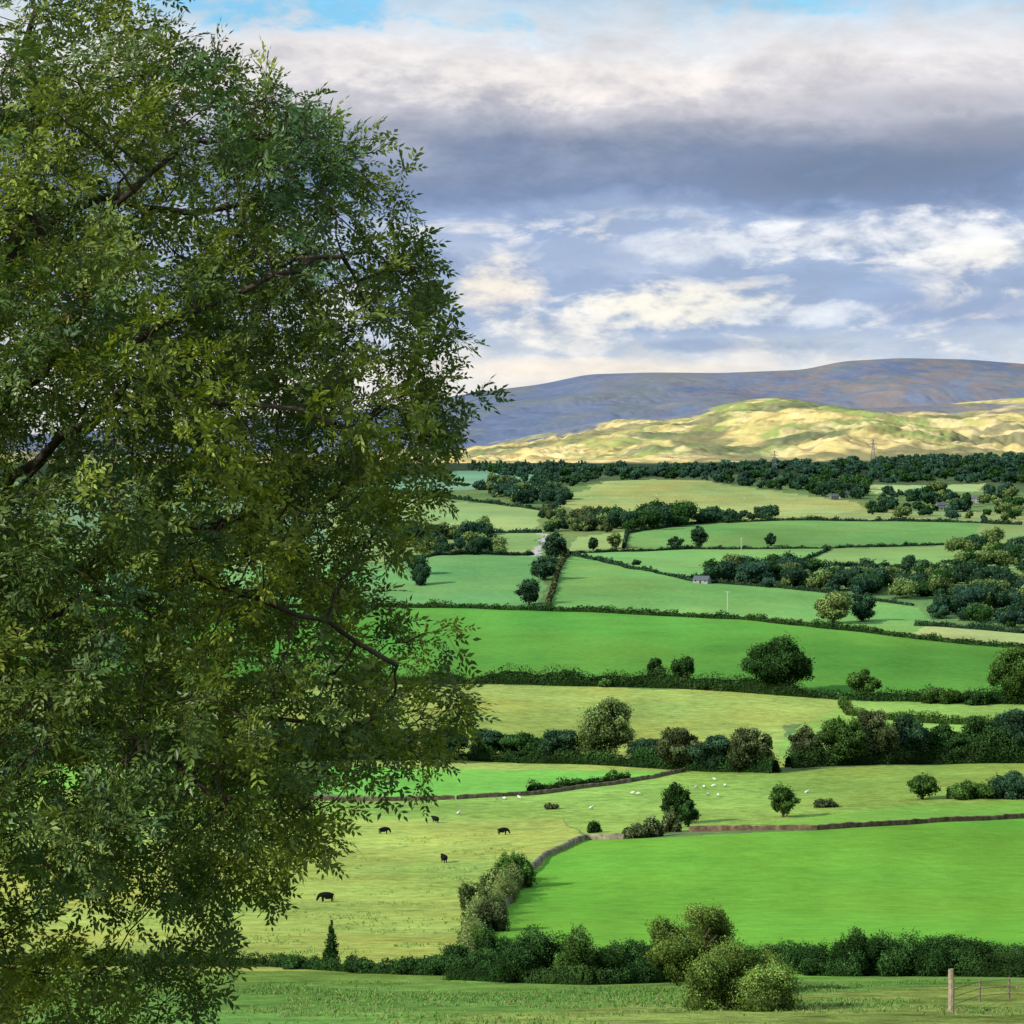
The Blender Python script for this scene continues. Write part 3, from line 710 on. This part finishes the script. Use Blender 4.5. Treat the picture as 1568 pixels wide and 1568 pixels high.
# ------------------------------------------------------------------ buildings
def box(g,x0,x1,y0,y1,z0,z1,c,m=0):
    V=[(x0,y0,z0),(x1,y0,z0),(x1,y1,z0),(x0,y1,z0),(x0,y0,z1),(x1,y0,z1),(x1,y1,z1),(x0,y1,z1)]
    g.add(V,[[0,3,2,1],[4,5,6,7],[0,1,5,4],[1,2,6,5],[2,3,7,6],[3,0,4,7]],np.asarray(c,float),m)
def house(name,b,d,L,W,Hh,wc,rot,barn=False):
    p=site(b,d); par=bpy.data.objects.new(name,None); scene.collection.objects.link(par); par.location=p; par.rotation_euler=(0,0,rot)
    wc=lin(wc)*.6; rc=lin((84,92,98)); rh=W*.42
    def part(nm,fn):
        g=Geo(); fn(g); o=g.build(nm,[M_PLASTER]); o.parent=par
    def walls(g):
        box(g,-L/2,L/2,-W/2,W/2,-1,Hh,wc)
        for s in (-1,1): 
            x_=s*L/2; g.add([(x_,-W/2,Hh),(x_,W/2,Hh),(x_,0,Hh+rh),(x_,0,Hh+rh)],[[0,1,2,3]],wc)
    def roof(g):
        o=.35
        for s in (-1,1):
            y1=s*(W/2+o); zz=Hh-o*rh/(W/2)
            V=[(-L/2-o,y1,zz),(L/2+o,y1,zz),(L/2+o,0,Hh+rh),(-L/2-o,0,Hh+rh)]; V2=[(a,b_,c+.18) for a,b_,c in V]
            g.add(V+V2,[[0,1,2,3],[4,5,6,7],[0,1,5,4],[1,2,6,5],[3,0,4,7]],rc)
    def openings(g):
        k=max(2,int(L/3)); 
        for i in range(k):
            cx=-L/2+L*(i+.5)/k
            for zz in ((1.0,),(1.0,3.6))[Hh>4.5 and not barn]:
                if i==k//2 and zz<2: box(g,cx-.55,cx+.55,-W/2-.03,-W/2+.1,0,2.1,lin((60,50,45)))
                else: box(g,cx-.5,cx+.5,-W/2-.03,-W/2+.1,zz,zz+1.2,lin((45,52,60)))
    def chim(g):
        for s in (-1,1): box(g,s*L*.42-.4,s*L*.42+.4,-.4,.4,Hh+rh*.7,Hh+rh+1.3,wc*.7)
    part("walls",walls); part("roof",roof); part("windows_and_door",openings)
    if not barn: part("chimneys",chim)
house("farmhouse",1291,763,11,6.5,4.8,(190,190,182),.3); house("stone_barn",1277,765,9,6,3.8,(130,134,128),.3,True)
house("farmhouse",1492,770,11,6.5,4.8,(176,174,168),-.3); house("cottage",1440,780,9,6,4.6,(150,150,145),.2)
house("cottage",1538,777,9,6,4.6,(150,150,145),.2); house("stone_barn",1075,893,9,5,2.0,(180,182,178),-.5,True)

# pylons
def pylon(b,d,h):
    p=site(b,d); g=Geo(); c=lin((105,110,118)); w=h*.11; t=h*.006
    def leg(zf): return w*(1-zf)**1.3+.02*h*.6
    lv=[0,.15,.3,.45,.58,.7,.8,.9,1]
    cor=lambda f:[np.array([sx*leg(f),sy*leg(f),f*h]) for sx,sy in ((-1,-1),(1,-1),(1,1),(-1,1))]
    for i in range(len(lv)-1):
        A_,B_=cor(lv[i]),cor(lv[i+1])
        for k in range(4):
            tube(g,[A_[k],B_[k]],[t,t],c,0,4); tube(g,[A_[k],B_[(k+1)%4]],[t*.6]*2,c,0,4); tube(g,[A_[(k+1)%4],B_[k]],[t*.6]*2,c,0,4)
    for f,l in ((.62,.17),(.76,.22),(.9,.15)):
        for s in (-1,1):
            e_=np.array([s*l*h,0,f*h]); 
            for q in cor(f)[:2]+cor(min(f+.06,1))[:2]: tube(g,[q,e_],[t*.8,t*.6],c,0,4)
            tube(g,[e_,e_-[0,0,.05*h]],[t,t],c,0,4)
    o=g.build("electricity_pylon",[M_WOOD]); o.location=p
pylon(1337,706,46*1.0); pylon(1186,722,34)
def pole(b,d,h):
    p=site(b,d); g=Geo(); c=lin((190,185,175)); tube(g,[(0,0,-1),(0,0,h)],[.22,.16],c,0,8); tube(g,[(-1.3,0,h-.5),(1.3,0,h-.5)],[.12,.12],c,0,6)
    for s in (-1.1,0,1.1): tube(g,[(s,0,h-.4),(s,0,h-.05)],[.07,.05],c,0,6)
    o=g.build("utility_pole",[M_WOOD]); o.location=p
pole(1114,942,12); pole(1135,842,9); pole(925,728,10)
# fence
p0=site(1456,1550); gf=Geo(); cw=lin((150,138,116))
tube(gf,[(0,0,-.4),(0.03,0,1.2),(0.0,0,2.25)],[.17,.16,.14],cw,0,8)
pts=[site(1456,1550),site(1500,1534),site(1545,1530),site(1600,1532),site(1680,1536)]
for i,q in enumerate(pts[1:]):
    o=q-p0; tube(gf,[o+[0,0,-.3],o+[.02,0,1.3]],[.07,.06],cw*.6,0,6)
for i in range(len(pts)-1):
    a_,b_=pts[i]-p0,pts[i+1]-p0
    for hz in (.35,.75,1.15): tube(gf,[a_+[0,0,hz],b_+[0,0,hz]],[.02,.02],cw*.5,0,4)
gf.build("wooden_fence",[M_WOOD]).location=p0

# ------------------------------------------------------------------ light
sd_=Vector((-.74,-.48,.48)).normalized()
sl=bpy.data.lights.new("sun",'SUN'); sl.energy=5.0; sl.angle=math.radians(.6); sl.color=(1,.95,.86)
so=bpy.data.objects.new("sun",sl); scene.collection.objects.link(so); so.rotation_euler=sd_.to_track_quat('Z','Y').to_euler()
W=bpy.data.worlds.new("World"); scene.world=W; W.use_nodes=True; nt=W.node_tree; L=nt.links
try: W.cycles.sampling_method='NONE'
except Exception as ex: print(ex)
for q in list(nt.nodes): nt.nodes.remove(q)
sky=N(nt,'ShaderNodeTexSky',sky_type='NISHITA'); sky.sun_disc=False; sky.sun_elevation=math.asin(sd_.z); sky.sun_rotation=math.atan2(sd_.x,sd_.y)
bg1=N(nt,'ShaderNodeBackground'); bg1.inputs[1].default_value=.11; L.new(sky.outputs[0],bg1.inputs[0])
tc=N(nt,'ShaderNodeTexCoord'); sx=N(nt,'ShaderNodeSeparateXYZ'); L.new(tc.outputs['Generated'],sx.inputs[0])
def M(op,a,b=None,c=None,cl=False):
    q=N(nt,'ShaderNodeMath',operation=op); q.use_clamp=cl
    for i,s in enumerate((a,b,c)):
        if s is None: continue
        if isinstance(s,(int,float)): q.inputs[i].default_value=s
        else: L.new(s,q.inputs[i])
    return q.outputs[0]
u=M('ARCTAN2',sx.outputs[0],sx.outputs[1])
hor=M('SQRT',M('ADD',M('MULTIPLY',sx.outputs[0],sx.outputs[0]),M('MULTIPLY',sx.outputs[1],sx.outputs[1])))
v=M('DIVIDE',sx.outputs[2],M('MAXIMUM',hor,.02))
def noise(scale,zs,det,rough,off=0,dist=0):
    mp=N(nt,'ShaderNodeMapping'); mp.inputs['Scale'].default_value=(1,1,zs); mp.inputs['Location'].default_value=(off,off*.7,off*.3)
    L.new(tc.outputs['Generated'],mp.inputs[0]); q=N(nt,'ShaderNodeTexNoise'); q.inputs['Scale'].default_value=scale; q.inputs['Detail'].default_value=det; q.inputs['Roughness'].default_value=rough; q.inputs['Distortion'].default_value=dist
    L.new(mp.outputs[0],q.inputs['Vector']); return M('SUBTRACT',q.outputs['Fac'],.5)
nA=noise(9,3.0,3,.55); nB=noise(24,2.0,5,.62,3.1,.3); nC=noise(60,2.4,4,.6,7.7); nD=noise(15,3.6,6,.62,12.3,.6)
nBC=M('ADD',M('MULTIPLY',nB,4.8),M('ADD',M('MULTIPLY',nC,2.6),M('MULTIPLY',nA,1.5)))
vw=M('ADD',v,M('ADD',M('MULTIPLY',nA,.040),M('MULTIPLY',nB,.036)))
cr=N(nt,'ShaderNodeValToRGB'); L.new(M('ADD',M('DIVIDE',vw,.30),0.0,None,True),cr.inputs[0])
stops=[(700,(228,226,228)),(560,(244,240,236)),(530,(196,209,229)),(480,(164,184,220)),(420,(160,180,217)),(380,(182,197,225)),(330,(156,177,216)),(295,(122,142,182)),(245,(132,144,174)),(200,(168,172,190)),(150,(214,210,217)),(90,(244,238,238)),(40,(220,232,243)),(0,(186,218,243)),(-150,(214,220,228)),(-380,(190,207,232))]
el=cr.color_ramp.elements
for i,(py_,c) in enumerate(stops):
    ps=(D0-py_)/K/.30
    e_=el[i] if i<2 else el.new(ps)
    e_.position=ps; e_.color=(*lin(c),1)
cur=cr.outputs[0]
def mixc(cur,f,c):
    mixn=N(nt,'ShaderNodeMix',data_type='RGBA'); L.new(f,mixn.inputs[0]); L.new(cur,mixn.inputs[6]); mixn.inputs[7].default_value=(*lin(c),1); return mixn.outputs[2]
def mrange(s,a,b,to=1.0):
    mr=N(nt,'ShaderNodeMapRange',interpolation_type='SMOOTHSTEP'); L.new(s,mr.inputs[0]); mr.inputs[1].default_value=a; mr.inputs[2].default_value=b; mr.inputs[4].default_value=to; return mr.outputs[0]
zone=M('MULTIPLY',mrange(v,.028,.05),M('SUBTRACT',1.0,mrange(v,.090,.108)))
cur=mixc(cur,M('MULTIPLY',zone,mrange(M('ADD',nD,M('MULTIPLY',nC,.35)),.0,.16,.85)),(246,243,242))
BL=[(830,125,340,42,(252,244,238),.9,.9),(540,95,240,40,(246,240,236),.8,.9),(1400,165,240,28,(186,186,200),.6,.8),
(1330,262,340,44,(106,124,156),.9,.8),(900,252,270,40,(140,154,184),.65,.8),(1500,215,170,32,(128,136,160),.7,.8),
(1360,368,290,38,(248,248,251),.95,1.0),(1500,398,130,24,(255,252,246),.9,1.0),(1080,378,150,28,(230,234,243),.8,1.0),(960,325,130,18,(222,232,245),.7,1.0),
(870,388,90,22,(150,174,212),.6,1),(1260,428,260,16,(146,172,212),.8,1),(1480,475,170,30,(144,164,204),.8,1),(1250,325,60,16,(108,132,176),.7,1.2),
(1065,468,170,36,(255,250,238),1,1.1),(755,440,80,52,(253,242,228),.95,1.0),(850,508,110,34,(253,249,243),.95,1.1),(1215,482,130,20,(230,236,246),.8,1.2),
(1120,530,200,12,(142,164,202),.75,1),(900,566,260,20,(254,243,230),.95,.8),
(450,22,200,34,(130,204,244),.95,1.2),(760,34,120,16,(155,216,246),.8,1.2),(1160,12,160,18,(145,214,247),.95,1.1)]
for b,d,rx,ry,c,sg,kn in BL:
    du=M('MULTIPLY_ADD',u,K/rx,-(b-B0)/rx); dv=M('MULTIPLY_ADD',v,K/ry,-(D0-d)/ry)
    dd=M('MULTIPLY_ADD',du,du,M('MULTIPLY',dv,dv))
    q=M('SUBTRACT',M('MULTIPLY_ADD',nBC,kn,1.15),dd)
    cur=mixc(cur,mrange(q,0,1.6,sg),c)
fm=M('ADD',1.0,M('ADD',M('MULTIPLY',nC,.36),M('MULTIPLY',nB,.55)))
sc_=N(nt,'ShaderNodeVectorMath',operation='SCALE'); L.new(cur,sc_.inputs[0]); L.new(fm,sc_.inputs['Scale'])
bg2=N(nt,'ShaderNodeBackground'); bg2.inputs[1].default_value=1.0; L.new(sc_.outputs[0],bg2.inputs[0])
ms=N(nt,'ShaderNodeMixShader'); ms.inputs[0].default_value=.90
wo=N(nt,'ShaderNodeOutputWorld'); L.new(bg1.outputs[0],ms.inputs[1]); L.new(bg2.outputs[0],ms.inputs[2]); L.new(ms.outputs[0],wo.inputs[0])

# ------------------------------------------------------------------ camera
cam=bpy.data.cameras.new("camera"); co=bpy.data.objects.new("camera",cam); scene.collection.objects.link(co); scene.camera=co
co.location=(0,0,0); co.rotation_euler=(math.radians(90),0,0)
cam.sensor_width=36; cam.lens=36*K/1568; cam.shift_y=-(784-D0)/1568
cam.clip_start=.1; cam.clip_end=60000
scene.view_settings.view_transform='Standard'; scene.view_settings.look='None'; scene.view_settings.exposure=0
